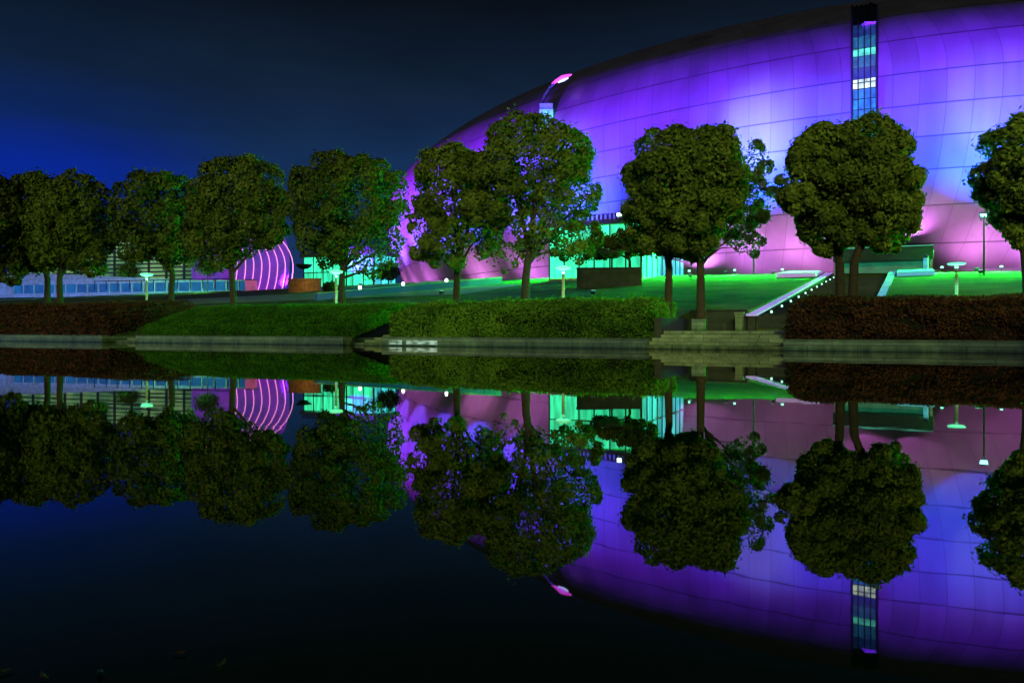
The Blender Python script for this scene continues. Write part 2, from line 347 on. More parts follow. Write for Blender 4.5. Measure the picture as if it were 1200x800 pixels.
def hedge(name, label, s0, s1, t0, t1, zf, zb, lm, n, size, lump=.08, round_=.35, group=None, slant=0):
    # zf / zb: heights of the clipped top at its front and back
    e = bankobj(name, s0, t0, 0, label, 'hedge', group)
    def H(s, t):
        u_ = np.clip((t-t0)/(t1-t0), 0, 1); z = zf+(zb-zf)*np.sin(u_*math.pi/2)
        dd = np.minimum(np.minimum(s-s0, s1-s), np.minimum(t-t0, t1-t))
        q = np.clip(dd/round_, 0, 1); z = z-round_*.8*(1-np.sqrt(np.clip(1-(1-q)**2, 0, 1)))
        z += lump*(np.sin(s*2.1+np.sin(t*1.7)*1.3)*.4+np.sin(s*4.3+t*3.1)*.3+np.sin(s*.7+1)*.5)
        return z
    # core
    g_s = np.linspace(s0+.1, s1-.1, max(8, int((s1-s0)/.5))); g_t = np.linspace(t0+.1, t1-.1, 9)
    mb = MB(); vs = []; fs = []; k = len(g_t)
    for s in g_s:
        for t in g_t: vs.append((s-s0, t-t0, float(H(np.array(s), np.array(t)))-.10))
    for i in range(len(g_s)-1): fs += [(i*k+j, (i+1)*k+j, (i+1)*k+j+1, i*k+j+1) for j in range(k-1)]
    o = len(vs); vs += [(x, y, .1) for x, y, z in vs]
    for i in range(len(g_s)-1): fs += [(i*k, (i+1)*k, o+(i+1)*k, o+i*k), (i*k+k-1, (i+1)*k+k-1, o+(i+1)*k+k-1, o+i*k+k-1)]
    for j in range(k-1):
        fs += [(j, j+1, o+j+1, o+j), ((len(g_s)-1)*k+j, (len(g_s)-1)*k+j+1, o+(len(g_s)-1)*k+j+1, o+(len(g_s)-1)*k+j)]
    mb.add(vs, fs); mb.build('inner_stems', M['core'], e)
    at, af, ae = (s1-s0)*(t1-t0), (s1-s0)*(zf-.2)*1.6, (t1-t0)*((zf+zb)/2)*1.0
    tot = at+af+2*ae; P = []; Q = []
    k = int(n*at/tot); s = RNG.uniform(s0, s1, k); t = RNG.uniform(t0, t1, k); d = .05
    z = H(s, t); gx = (H(s+d, t)-H(s-d, t))/(2*d); gy = (H(s, t+d)-H(s, t-d))/(2*d)
    P.append(np.stack([s, t, z+RNG.normal(0, .03, k)], 1)); Q.append(unit(np.stack([-gx, -gy, np.ones(k)], 1)))
    k = int(n*af/tot); s = RNG.uniform(s0, s1, k); zt = H(s, np.full(k, t0+.02)); z = .3+(zt+.06-.3)*RNG.uniform(0, 1, k)
    bul = lump*1.2*np.sin(s*3.3+z*4)+.05*np.sin(z*9+s)
    P.append(np.stack([s, t0+RNG.normal(0, .04, k)+bul, z], 1)); Q.append(np.stack([np.zeros(k), -np.ones(k), np.full(k, .25)], 1))
    for sd, sx_ in ((s0, -1), (s1, 1)):
        k = int(n*ae/tot); t = RNG.uniform(t0, t1, k); zt = H(np.full(k, sd-sx_*.02), t)
        gb = np.array(ground(sd-sx_*.3, t)); z = np.minimum(gb, zt-.1)+(zt+.05-np.minimum(gb, zt-.1))*RNG.uniform(0, 1, k)
        P.append(np.stack([sd+RNG.normal(0, .05, k)+lump*np.sin(t*4+z*3), t, z], 1)); Q.append(np.stack([np.full(k, float(sx_)), np.zeros(k), np.full(k, .25)], 1))
    k = int((s1-s0)*(t1-t0)*2.2*(lump > .08 or size < .1)*(round_ > .2)); s = RNG.uniform(s0+.1, s1-.1, k); t = RNG.uniform(t0+.1, t1-.1, k); z = H(s, t)
    for q in range(9):                          # stray shoots above the clipped top
        f_ = (q+1)/9; hh = RNG.uniform(.05, .24, k)*f_
        P.append(np.stack([s+RNG.normal(0, .03, k), t+RNG.normal(0, .03, k), z+hh], 1)); Q.append(unit(RNG.normal(0, 1, (k, 3))+[0, 0, .5]))
    P = np.concatenate(P)-np.array([s0, t0, 0]); Q = np.concatenate(Q)
    quads('foliage', leaves(P, Q, size, .7), lm, e)
hedge('hedge', 'dark reddish clipped hedge at the left edge above the water', -60, -22.2, .5, 5.7, 1.45, 2.15, M['hedge_red'], 42000, .13, group='hedges along the bank')
hedge('hedge', 'low smooth clipped green ground cover slope in the left half', -19.8, -7.5, .5, 5.0, .82, 1.8, M['cover_green'], 60000, .07, .03, .12, group='hedges along the bank')
hedge('hedge', 'bright yellow green bushy hedge in the middle of the bank', -5.6, 4.85, .5, 3.9, 1.3, 1.8, M['hedge_green'], 42000, .09, .07, .3, group='hedges along the bank')
hedge('hedge', 'dark reddish clipped hedge right of the wide stone steps', 9.4, 40, .5, 4.0, 1.4, 1.72, M['hedge_red'], 60000, .10, .07, .4, group='hedges along the bank')

# ------------------------------------------------------------------ trees
def tree(label, d, base_px, lobes, trunk_r=.16, size=.2, n=16000, lm='leaf', group='trees along the bank', fork=None, gap=.0, base_s=None, name='tree', basez=None, dens=1.35, low_gap=.30, fill=.18):
    bx = (base_px-CX)/F*d; by = d
    bz = G(bx, by)-.05 if basez is None else basez
    root = empty(name, (bx, by, bz), 0, label, 'tree', group)
    o = np.array([bx, by, bz]); sc_ = d/F
    LB = []
    for lb in lobes:
        px, py, rx, ry = lb[:4]; dy = lb[4] if len(lb) > 4 else 0; den = lb[5] if len(lb) > 5 else 1
        c = np.array(W(px, py, d))+np.array([0, dy, 0])-o
        LB.append((c, np.array([rx*sc_, (rx+ry)*.48*sc_, ry*sc_]), den))
    n = int(n*dens); vol = [l[1].prod()**(2/3)*l[2] for l in LB]; tv = sum(vol)
    P = []; Q = []; CL = []
    for (c, r, den), v in zip(LB, vol):
        rm = r.mean(); nc = max(14, int(70*(rm/2.2)**1.6))
        u_ = unit(RNG.normal(0, 1, (nc*3, 3))); keep = []
        for q in u_:                            # spread the clumps out
            if all(np.dot(q, k_) < math.cos(.24) for k_ in keep): keep.append(q)
        u_ = np.array(keep[:nc]); rc = np.clip(rm*.27, .22, .62)*RNG.uniform(.6, 1.25, len(u_))
        cc = c+u_*(r-rc[:, None]*.8)*RNG.uniform(.84, 1.06, (len(u_), 1))
        ok = np.ones(len(cc), bool)
        for (c2, r2, d2) in LB:
            if c2 is c: continue
            ok &= (((cc-c2)/r2)**2).sum(1) > .45
        if gap: ok &= RNG.uniform(0, 1, len(cc)) > gap
        ok &= ~((u_[:, 2] < -.05) & (RNG.uniform(0, 1, len(cc)) < low_gap))
        cc, rc, u_ = cc[ok], rc[ok], u_[ok]; CL.append((cc, rc))
        kk = int(n*v/tv*(1-fill)); w_ = rc**2; idx = RNG.choice(len(cc), kk, p=w_/w_.sum())
        dv = unit(RNG.normal(0, 1, (kk, 3))+u_[idx]*.9+np.array([0, 0, .35]))
        rr = rc[idx][:, None]*np.where(RNG.uniform(0, 1, (kk, 1)) < .06, RNG.uniform(1.0, 1.4, (kk, 1)), RNG.uniform(.74, 1.06, (kk, 1)))
        P.append(cc[idx]+dv*rr); Q.append(dv)
        kk = int(n*v/tv*fill); dv = unit(RNG.normal(0, 1, (kk, 3))); rad = RNG.uniform(.35, .86, (kk, 1))
        P.append(c+dv*rad*r); Q.append(dv)
    P = np.concatenate(P); Q = np.concatenate(Q)
    quads('crown', leaves(P, Q, size*1.05, .42), M[lm], root)
    # trunk and limbs
    mb = MB(); c0 = sum(l[0]*v for l, v in zip(LB, vol))/tv
    low = min(l[0][2]-l[1][2] for l in LB)
    zt = c0[2]; top = Vector((c0[0]*.75, c0[1]*.5, zt))
    k1 = Vector((RNG.normal(0, .05), RNG.normal(0, .05), max(.5, low*.9)))
    mb.tube([(0, 0, -.3), (0, 0, .08), (0, 0, .35), k1, (k1+top)/2+Vector((RNG.normal(0, .12), 0, 0)), top],
            [trunk_r*1.5, trunk_r*1.35, trunk_r*1.05, trunk_r*.88, trunk_r*.6, trunk_r*.22], 10)
    allc = np.concatenate([c[0] for c in CL])
    for i in RNG.choice(len(allc), min(len(allc), 13), replace=False):
        q = Vector(allc[i]); f_ = random.uniform(.05, .6); st = k1.lerp(top, f_); md = st.lerp(q, .5)+Vector((0, 0, random.uniform(-.05, .3)))
        mb.tube([st, md, q], [trunk_r*.5*(1-f_*.5), trunk_r*.28, trunk_r*.07], 6, cap=False)
    mb.build('trunk', M['bark'], root, smooth=True)
    return root
T = tree
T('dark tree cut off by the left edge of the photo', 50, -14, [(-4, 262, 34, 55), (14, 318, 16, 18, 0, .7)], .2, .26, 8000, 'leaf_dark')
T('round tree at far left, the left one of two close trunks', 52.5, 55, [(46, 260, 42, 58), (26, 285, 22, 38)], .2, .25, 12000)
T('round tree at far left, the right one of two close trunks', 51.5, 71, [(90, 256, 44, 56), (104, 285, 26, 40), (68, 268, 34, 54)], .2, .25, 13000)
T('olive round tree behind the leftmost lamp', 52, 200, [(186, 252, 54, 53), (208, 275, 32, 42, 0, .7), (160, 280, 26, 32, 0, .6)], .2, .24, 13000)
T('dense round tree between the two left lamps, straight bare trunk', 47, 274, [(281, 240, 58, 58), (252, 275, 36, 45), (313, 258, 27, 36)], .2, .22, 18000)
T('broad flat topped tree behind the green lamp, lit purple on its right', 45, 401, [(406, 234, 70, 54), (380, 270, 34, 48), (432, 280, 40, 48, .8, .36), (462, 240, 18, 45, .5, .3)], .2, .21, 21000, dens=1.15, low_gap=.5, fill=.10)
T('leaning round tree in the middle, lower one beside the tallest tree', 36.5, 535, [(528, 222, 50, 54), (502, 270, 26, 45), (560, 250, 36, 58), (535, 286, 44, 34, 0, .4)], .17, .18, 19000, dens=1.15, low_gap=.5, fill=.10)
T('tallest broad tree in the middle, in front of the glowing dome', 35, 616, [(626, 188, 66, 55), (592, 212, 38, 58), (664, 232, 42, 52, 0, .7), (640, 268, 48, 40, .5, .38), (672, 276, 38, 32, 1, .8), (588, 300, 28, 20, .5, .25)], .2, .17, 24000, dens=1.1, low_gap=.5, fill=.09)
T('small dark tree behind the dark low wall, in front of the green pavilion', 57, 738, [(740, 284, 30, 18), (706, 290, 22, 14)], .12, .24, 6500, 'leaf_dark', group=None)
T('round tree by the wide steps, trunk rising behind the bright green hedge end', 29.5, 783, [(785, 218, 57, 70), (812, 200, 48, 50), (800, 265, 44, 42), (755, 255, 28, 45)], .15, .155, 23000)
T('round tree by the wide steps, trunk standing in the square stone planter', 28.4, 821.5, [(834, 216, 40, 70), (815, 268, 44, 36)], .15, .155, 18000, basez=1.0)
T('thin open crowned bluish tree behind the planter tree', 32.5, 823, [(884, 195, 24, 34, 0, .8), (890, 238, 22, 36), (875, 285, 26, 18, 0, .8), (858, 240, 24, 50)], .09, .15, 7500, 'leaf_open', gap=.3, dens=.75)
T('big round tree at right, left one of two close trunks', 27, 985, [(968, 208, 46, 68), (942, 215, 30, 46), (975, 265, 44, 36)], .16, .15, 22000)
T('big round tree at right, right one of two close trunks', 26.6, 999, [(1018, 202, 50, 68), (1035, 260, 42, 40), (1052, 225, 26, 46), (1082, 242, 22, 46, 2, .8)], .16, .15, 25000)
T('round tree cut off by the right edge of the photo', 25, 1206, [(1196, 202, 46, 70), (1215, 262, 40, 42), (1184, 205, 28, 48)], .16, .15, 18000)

# ------------------------------------------------------------------ the dome
K = 1.1
DC = np.array([29.394*K, 116.215*K, .7+(17.507-.7)*K]); DA, DB, DH = 70.135*K, 45.693*K, 16.269*K; DL = 34.0; DTH = -1.2
ct, st = math.cos(DTH), math.sin(DTH); AX = np.array([ct, st]); AY = np.array([-st, ct])
def rad_at(z):
    h = DH if z > DC[2] else DL
    return math.sqrt(max(0, 1-((z-DC[2])/h)**2))
def dpt(th, z, off=0.0):
    r = rad_at(z); p = DC[:2]+AX*DA*r*math.cos(th)+AY*DB*r*math.sin(th)
    h = DH if z > DC[2] else DL
    if off:
        n2 = AX*math.cos(th)*r/DA+AY*math.sin(th)*r/DB; nz_ = (z-DC[2])/h**2
        nn = Vector((n2[0], n2[1], nz_)).normalized()
        return Vector((p[0], p[1], z))+nn*off
    return Vector((p[0], p[1], z))
def dnorm(th):
    n2 = AX*math.cos(th)/DA+AY*math.sin(th)/DB; return Vector((n2[0], n2[1], 0)).normalized()
def dome_hit(px, py):
    d = W(px, py, 1)-Vector((0, 0, EYE))
    for Y in np.arange(40, 200, .05):
        p = Vector((0, 0, EYE))+d*Y
        h = DH if p.z > DC[2] else DL
        q = np.array([p.x, p.y])-DC[:2]; a_, b_ = q@AX/DA, q@AY/DB
        if a_*a_+b_*b_+((p.z-DC[2])/h)**2 <= 1: return math.atan2(b_, a_), p.z, Y
    return None
ZR = [4.3, 7.2, 9.9, 12.4, 14.7, 16.95, 19.3, 22.1, 24.8, 27.3, 29.6, 31.6, 33.3, 34.7, 35.8, 36.6]
NT = 240
mb = MB(); rows = []
zz = []
for i in range(len(ZR)-1): zz += [ZR[i]+(ZR[i+1]-ZR[i])*k/4 for k in range(4)]
zz += [ZR[-1], 36.95]
me = bpy.data.meshes.new('shell'); vs = []; fs = []; uv = []
# arc length along the ellipse drives the panel width
ths = np.linspace(0, 2*math.pi, NT+1)
pe = np.stack([DA*np.cos(ths), DB*np.sin(ths)], 1); al = np.concatenate([[0], np.cumsum(np.linalg.norm(np.diff(pe, axis=0), axis=1))]); al = al/al[-1]*round(al[-1]/1.75)
for z in zz:
    for k in range(NT+1): vs.append(dpt(ths[k], z))
n = NT+1
for i in range(len(zz)-1):
    v0, v1 = [float(np.interp(z, ZR, range(len(ZR)))) for z in (zz[i], zz[i+1])]
    for k in range(NT):
        fs.append((i*n+k, i*n+k+1, (i+1)*n+k+1, (i+1)*n+k)); uv += [(al[k], v0), (al[k+1], v0), (al[k+1], v1), (al[k], v1)]
me.from_pydata(vs, [], fs); ul = me.uv_layers.new(name='panels')
ul.data.foreach_set('uv', np.array(uv, dtype=np.float32).reshape(-1))
me.polygons.foreach_set('use_smooth', [True]*len(fs))
m, nt, out = mat('dome_cladding'); L = nt.links.new
uvn = nd(nt, 'ShaderNodeUVMap', uv_map='panels'); sp = nd(nt, 'ShaderNodeSeparateXYZ'); L(uvn.outputs[0], sp.inputs[0])
def math_(op, a, b=None):
    x = nd(nt, 'ShaderNodeMath', operation=op)
    for i, q in enumerate((a, b)):
        if q is None: continue
        if isinstance(q, (int, float)): x.inputs[i].default_value = q
        else: L(q, x.inputs[i])
    return x.outputs[0]
fu, fv = math_('FLOOR', sp.outputs[0]), math_('FLOOR', sp.outputs[1])
cu, cv = math_('ABSOLUTE', math_('SUBTRACT', math_('FRACT', sp.outputs[0]), .5)), math_('ABSOLUTE', math_('SUBTRACT', math_('FRACT', sp.outputs[1]), .5))
seam = math_('MAXIMUM', math_('MULTIPLY', math_('GREATER_THAN', cu, .487), .6), math_('GREATER_THAN', cv, .482))
cb = nd(nt, 'ShaderNodeCombineXYZ'); L(fu, cb.inputs[0]); L(fv, cb.inputs[1])
wn = nd(nt, 'ShaderNodeTexWhiteNoise', noise_dimensions='2D'); L(cb.outputs[0], wn.inputs['Vector'])
tcn = nd(nt, 'ShaderNodeTexCoord'); nz = nd(nt, 'ShaderNodeTexNoise', Scale=.12, Detail=4); L(tcn.outputs['Object'], nz.inputs['Vector'])
ws = nd(nt, 'ShaderNodeTexNoise', Scale=.5, Detail=3); mpp = nd(nt, 'ShaderNodeMapping'); mpp.inputs['Scale'].default_value = (1, 1, .06); L(tcn.outputs['Object'], mpp.inputs['Vector']); L(mpp.outputs[0], ws.inputs['Vector'])
va = math_('ADD', math_('MULTIPLY', wn.outputs['Value'], .035), math_('ADD', math_('MULTIPLY', nz.outputs['Fac'], .06), math_('ADD', math_('MULTIPLY', ws.outputs['Fac'], .13), .03)))
va = math_('MULTIPLY', va, math_('SUBTRACT', 1.0, math_('MULTIPLY', seam, .7)))
cc = nd(nt, 'ShaderNodeCombineColor'); L(va, cc.inputs[0]); L(va, cc.inputs[1]); L(va, cc.inputs[2])
b = nd(nt, 'ShaderNodeBsdfPrincipled', Roughness=.42); b.inputs['Metallic'].default_value = .0; b.inputs['Specular IOR Level'].default_value = .5
L(cc.outputs[0], b.inputs['Base Color'])
bp = nd(nt, 'ShaderNodeBump', Strength=.5, Distance=.08); bp.invert = True
L(math_('ADD', seam, math_('MULTIPLY', ws.outputs['Fac'], .35)), bp.inputs['Height']); L(bp.outputs['Normal'], b.inputs['Normal'])
L(b.outputs[0], out.inputs[0]); me.materials.append(m)
dome = empty('dome_building', (DC[0], DC[1], 4.4), 0, 'huge egg shaped dome clad in panels glowing purple, blue and pink', 'building')
sh = bpy.data.objects.new('shell', me); C.objects.link(sh); sh.parent = dome; sh.matrix_parent_inverse = Matrix.Translation(-dome.location)
def dchild(o, par=None):
    o.parent = par or dome
    if not par: o.matrix_parent_inverse = Matrix.Translation(-dome.location)
    return o
# plinth ring
mb = MB(); nn_ = 160; vs = []; fs = []
for k in range(nn_+1):
    th = 2*math.pi*k/nn_; p = dpt(th, 4.6); d_ = dnorm(th)
    for off, z in ((1.1, 4.2), (1.1, 5.25), (-.6, 5.25)): vs.append(p+d_*off+Vector((0, 0, z-4.6)))
for k in range(nn_): fs += [(k*3+j, (k+1)*3+j, (k+1)*3+j+1, k*3+j+1) for j in range(2)]
mb.add(vs, fs); dchild(mb.build('plinth', simple('plinth_stone', (.22, .26, .26), (.15, .18, .18), 3, .5)))
# vertical glazed slot
tA, tB = dome_hit(999, 95)[0], dome_hit(1027, 95)[0]
zof = lambda y: dome_hit(1013, y)[1]
ys_ = list(range(262, 4, -6)); HA = [dome_hit(998.5, y) for y in ys_]; HB = [dome_hit(1027.5, y) for y in ys_]
def th_at(z, f):
    a = np.interp(z, [h[1] for h in HA], [h[0] for h in HA]); b = np.interp(z, [h[1] for h in HB], [h[0] for h in HB]); return a+(b-a)*f
def strip(name, z0, z1, mt, t0=0.0, t1=1.0, off=.12, n=5, par=None):
    mb = MB(); vs = []; fs = []
    kz = max(3, int((z1-z0)/.35))
    for i in range(kz+1):
        for k in range(n+1): z = z0+(z1-z0)*i/kz; vs.append(dpt(th_at(z, t0+(t1-t0)*k/n), z, off))
    fs = [(i*(n+1)+k, i*(n+1)+k+1, (i+1)*(n+1)+k+1, (i+1)*(n+1)+k) for i in range(kz) for k in range(n)]
    mb.add(vs, fs); return dchild(mb.build(name, mt), par)
slot = strip('window_slot', zof(250), zof(8), simple('slot_dark', (.012, .016, .022), rough=.3))
gl_ = {k: glow('slot_'+k, c, s_, tuple(x*.35 for x in c), 1.6, (.02, .03, .05)) for k, (c, s_) in dict(
    deep=((.01, .06, .20), .8), teal=((.02, .25, .36), .8), green=((.12, .95, .62), 1.3), warm=((.75, 1, .5), 1.8), cyan=((.03, .32, .62), .9), azure=((.03, .45, .95), .9)).items()}
ROWS = [(31, 45, 'deep'), (45, 58, 'teal'), (59, 67, 'green'), (67.5, 80, 'teal'), (80.5, 93, 'deep'), (93.5, 97, 'warm'), (98, 104, 'warm'), (105, 116, 'cyan'), (117, 128, 'azure'), (129, 142, 'cyan'), (143, 156, 'azure'), (157, 172, 'cyan'), (174, 190, 'azure')]
for y0, y1, k in ROWS:
    for c_ in range(2):
        f0, f1 = (.03, .49) if c_ == 0 else (.51, .97)
        strip('window_pane', zof(y1), zof(y0), gl_[k], f0, f1, .17, 3, slot)
for f_ in (0, .25, .5, .75, 1):
    zs_ = np.linspace(zof(250), zof(8), 24)
    w_ = .10 if f_ in (0, 1) else .05
    mb = MB(); mb.tube([dpt(th_at(z, f_), z, .2) for z in zs_], w_, 6); dchild(mb.build('mullion', M['black']), slot)
mb = MB(); hook = dome_hit(1031, 30); p = dpt(tB, hook[1], .3); mb.box(p-Vector((.1, .3, .08)), p+Vector((.9, .3, .08))); dchild(mb.build('bracket', M['lampwhite']))
# dark canopy and green lit portal at the foot
e = empty('entrance_portal', S(*ST(*W(976, 320, 59)[:2]), 4.55), BA, 'dark entrance canopy with green lit wall at the head of the stairs', 'entrance')
mb = MB(); mb.box((0, 0, 1.0), (6.6, 5.5, 1.95)); mb.build('canopy', M['dark_stone'], e, bevel=.03)
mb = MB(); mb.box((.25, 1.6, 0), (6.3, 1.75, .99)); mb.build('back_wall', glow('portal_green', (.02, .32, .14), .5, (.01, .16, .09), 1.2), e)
for x in (.05, 6.35): mb = MB(); mb.box((x, .2, 0), (x+.2, .6, .995)); mb.build('pillar', M['pale_stone'], e)
mb = MB(); mb.box((0, -.05, 1.96), (6.6, .12, 2.0)); mb.build('light_strip', glow('portal_edge', (.1, .8, .6), .5), e)

# curved lit arm at the dome's left shoulder
hp = dome_hit(640, 128); Yh = hp[2]-1.6
e = empty('light_arm', W(634, 140, Yh), 0, 'slim curved arm with a glowing magenta tip on the left shoulder of the dome', 'lamp')
def rel(px, py, dy=0): return W(px, py, Yh)+Vector((0, dy, 0))-e.location
mb = MB(); mb.tube([rel(633, 140), rel(633.5, 126), rel(638, 112), rel(643.5, 103), rel(649, 98)], [.16, .16, .15, .14, .13], 8); mb.build('arm', M['metal'], e, smooth=True)
mb = MB(); mb.tube([rel(647, 99), rel(652, 95), rel(659, 91.0), rel(666, 88.8), rel(670, 87.5)], [.12, .16, .22, .16, .05], 8); mb.build('lit_tip', glow('magenta_tip', (1, .07, .85), 1.4), e, smooth=True)
mb = MB(); mb.tube([rel(654, 97), rel(660, 94.3), rel(666, 91.5)], [.06, .12, .06], 8); mb.build('lit_underside', glow('tip_blue', (.45, .6, 1), 2.2), e, smooth=True)
mb = MB(); a_, b_ = rel(632, 150), rel(648, 129)
mb.box((a_.x, -.3, a_.z), (b_.x, 1.8, b_.z)); mb.build('glass_box', glow('cyan_box', (.03, .85, .55), 1.0, (.02, .35, .5), 1.5), e)
mb = MB(); a_, b_ = rel(632.5, 128.6), rel(647.5, 122)
mb.box((a_.x, -.25, a_.z), (b_.x, 1.7, b_.z)); mb.build('blue_top', glow('blue_box', (.01, .12, .6), .9, (.005, .05, .3), 1.5), e)

# floodlights that wash the dome
FL = MB(); FL.box((-.16, -.1, .12), (.16, .1, .38))
def flood(loc, tgt, energy, col, size, blend, label, group, skip_portal=False):
    for _ in range(30):
        a_, b_ = ST(loc[0], loc[1])
        if PORT[0]-(1.5 if skip_portal else 3.5) < a_ < PORT[0]+8 and PORT[1]-(1 if skip_portal else 5) < b_ < PORT[1]+7 and loc[2] < 6:
            if skip_portal: return
            loc = Vector(loc)-Vector((U[0], U[1], 0)); loc.z = G(loc.x, loc.y)+.02
        if PAV[0]-8.8 < a_ < PAV[0]+1.2 and PAV[1]-1.5 < b_ < PAV[1]+14:
            dd = (Vector((tgt[0], tgt[1], 0))-Vector((loc[0], loc[1], 0))).normalized()*1.0; loc = Vector(loc)+dd; loc.z = G(loc.x, loc.y)+.02; energy *= .93
    e = empty('floodlight', loc, math.atan2(tgt[1]-loc[1], tgt[0]-loc[0])-math.pi/2, label, 'floodlight', group)
    for nme, me_ in FLM: o = bpy.data.objects.new(nme, me_); C.objects.link(o); o.parent = e
    light('flood_beam', 'SPOT', Vector(loc)+Vector((0, 0, .55)), energy, col, tgt, size, blend, .15)
FLM = []
for nme, mt, f_ in (('housing', M['black'], lambda b: b.box((-.13, -.1, .08), (.13, .1, .28))), ('lens', glow('flood_lens', (.3, 1, .85), 2.5), lambda b: b.box((-.1, -.07, .281), (.1, .07, .292))), ('bracket', M['metal'], lambda b: (b.box((-.15, -.03, 0), (-.132, .03, .2)), b.box((.132, -.03, 0), (.15, .03, .2)), b.box((-.15, -.05, -.02), (.15, .05, .0)))) ):
    b_ = MB(); f_(b_); o = b_.build(nme, mt); FLM.append((nme, o.data)); bpy.data.objects.remove(o)
PINK = (.74, .17, .86)
PORT = ST(*W(976, 320, 59)[:2]); hits = []; PAV = ST(*W(752, 330, 60)[:2])
for px in np.linspace(500, 1330, 14):
    h_ = dome_hit(px, 318) or dome_hit(px, 250)
    if h_: hits.append((px, h_[0]))
sg = 1 if hits[1][1] > hits[0][1] else -1
hits = [(460, hits[0][1]-sg*.26), (480, hits[0][1]-sg*.13)]+hits
for i, (px, th) in enumerate(hits):
    d_ = dnorm(th); p = dpt(th, 5.0)
    q = p+d_*4.0; q.z = G(q.x, q.y)+.02
    flood(q, dpt(th, 8.2), 3300, PINK if i % 3 else (.75, .2, .75), R(150), .6, 'small floodlight on the terrace at the foot of the dome', 'floodlights along the foot of the dome', True)
NB = 13
for i, th in enumerate(np.linspace(hits[0][1], hits[-1][1], NB)):
    d_ = dnorm(th); p = dpt(th, 5.0); lf = max(0, 1-i/7)           # the lilac of the left side turns to blue on the right
    q = p+d_*8.5; q.z = G(q.x, q.y)+.02
    hot = False
    flood(q, dpt(th, 18.0), 165000 if not hot else 150000, (.012+.14*lf, .055, 1.0) if not hot else (.16, .24, 1.0), R(74) if not hot else R(46), 1.0, 'floodlight on the grass edge aimed at the middle of the dome', 'floodlights on the grass edge')
    q = p+d_*(30 if i > 5 else 22); q.z = G(q.x, q.y)+.02
    flood(q, dpt(th+.03, 28.0 if i > 5 else 30.0), (230000, 180000)[i % 2]*(1 if i > 5 else .72), (.105+.22*lf+.09*(i % 2), .010, 1.0), R(44) if i > 5 else R(64), 1.0, 'floodlight in the lawn aimed at the upper dome', 'floodlights in the lawn')
for px, py, en in ((662, 140, 20000), (885, 166, 66000), (1165, 116, 26000)):      # three tight pale beams
    th, zt, _ = dome_hit(px, py); d_ = dnorm(th); q = dpt(th, 5.0)+d_*13; q.z = G(q.x, q.y)+.02
    flood(q, dpt(th, zt), en, (.36, .44, 1.0), R(30), 1.0, 'floodlight on the grass edge throwing a tight pale beam on the dome', 'pale floodlights on the grass edge')
for f_ in (.25, .75):                           # two on the entrance canopy
    q = S(*ST(*W(976, 320, 59)[:2]), 6.56)+Vector((U[0], U[1], 0))*6.6*f_+Vector((N[0], N[1], 0))*4.7
    th = min(np.linspace(hits[0][1], hits[-1][1], 200), key=lambda a: (dpt(a, 8)-q).length)
    flood(q, dpt(th, 11.0), 5200, PINK, R(130), .8, 'small floodlight on top of the dark entrance canopy', 'floodlights on the entrance canopy')
# green wash over the lawn from the terrace edge
for s_ in np.arange(-14, 30, 3.6):
    if 6.5 < s_ < 12.5: continue
    z_ = float(ground(s_, 38.4))
    e = bankobj('edge_light', s_, 38.45, z_, 'small green light on the terrace edge above the lawn', 'light', 'green lights along the terrace edge')
    mb = MB(); mb.tube([(0, 0, 0), (0, 0, .32)], .035, 6); mb.build('stem', M['black'], e)
    mb = MB(); mb.lathe([(.0, .46), (.08, .44), (.11, .38), (.1, .33), (0, .32)], 10); mb.build('lens', glow('edge_lens', (.25, 1, .7), 3.5), e, smooth=True)
    light('green_wash', 'SPOT', S(s_, 38.1, z_+1.5), 52000, (.02, 1, .08), S(s_, 20, z_-2.6), R(140), .7, .15)

# ------------------------------------------------------------------ stairs to the entrance
e = bankobj('stairway', 7.2, 6.1, 0, 'broad dark stairway climbing the lawn between lit parapets', 'stairway')
mb = MB(); nst = 26; t_0, t_1 = 0, 32.1; zb0, zb1 = 1.02, 4.35
for k in range(nst):
    z = zb0+(zb1-zb0)*(k+1)/nst; y0 = t_0+(t_1-t_0)*k/nst
    mb.box((.32, y0, z-.5), (4.28, y0+(t_1-t_0)/nst+.02, z))
mb.build('steps', M['dark_stone'], e, bevel=.01)
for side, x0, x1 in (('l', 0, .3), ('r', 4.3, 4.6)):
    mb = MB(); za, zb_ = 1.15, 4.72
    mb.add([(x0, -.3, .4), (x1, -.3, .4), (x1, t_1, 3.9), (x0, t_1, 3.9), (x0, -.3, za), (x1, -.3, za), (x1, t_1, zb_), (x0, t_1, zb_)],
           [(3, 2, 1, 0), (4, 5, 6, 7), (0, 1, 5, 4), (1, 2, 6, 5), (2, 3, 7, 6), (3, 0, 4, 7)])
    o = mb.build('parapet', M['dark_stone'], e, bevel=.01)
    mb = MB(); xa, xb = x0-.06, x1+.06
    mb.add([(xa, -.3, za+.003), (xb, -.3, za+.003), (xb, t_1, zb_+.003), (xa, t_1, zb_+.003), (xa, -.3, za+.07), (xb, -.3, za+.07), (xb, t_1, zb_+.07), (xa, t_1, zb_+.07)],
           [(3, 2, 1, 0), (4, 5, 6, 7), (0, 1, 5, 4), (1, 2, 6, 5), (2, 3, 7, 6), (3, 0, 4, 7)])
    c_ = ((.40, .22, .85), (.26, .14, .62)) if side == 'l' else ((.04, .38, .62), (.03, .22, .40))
    lc = mb.build('lit_cap', glow('cap_'+side, c_[0], .75, c_[1], .5, (.3, .3, .3)), o)  # cap emission stands in for coloured light falling on the stone
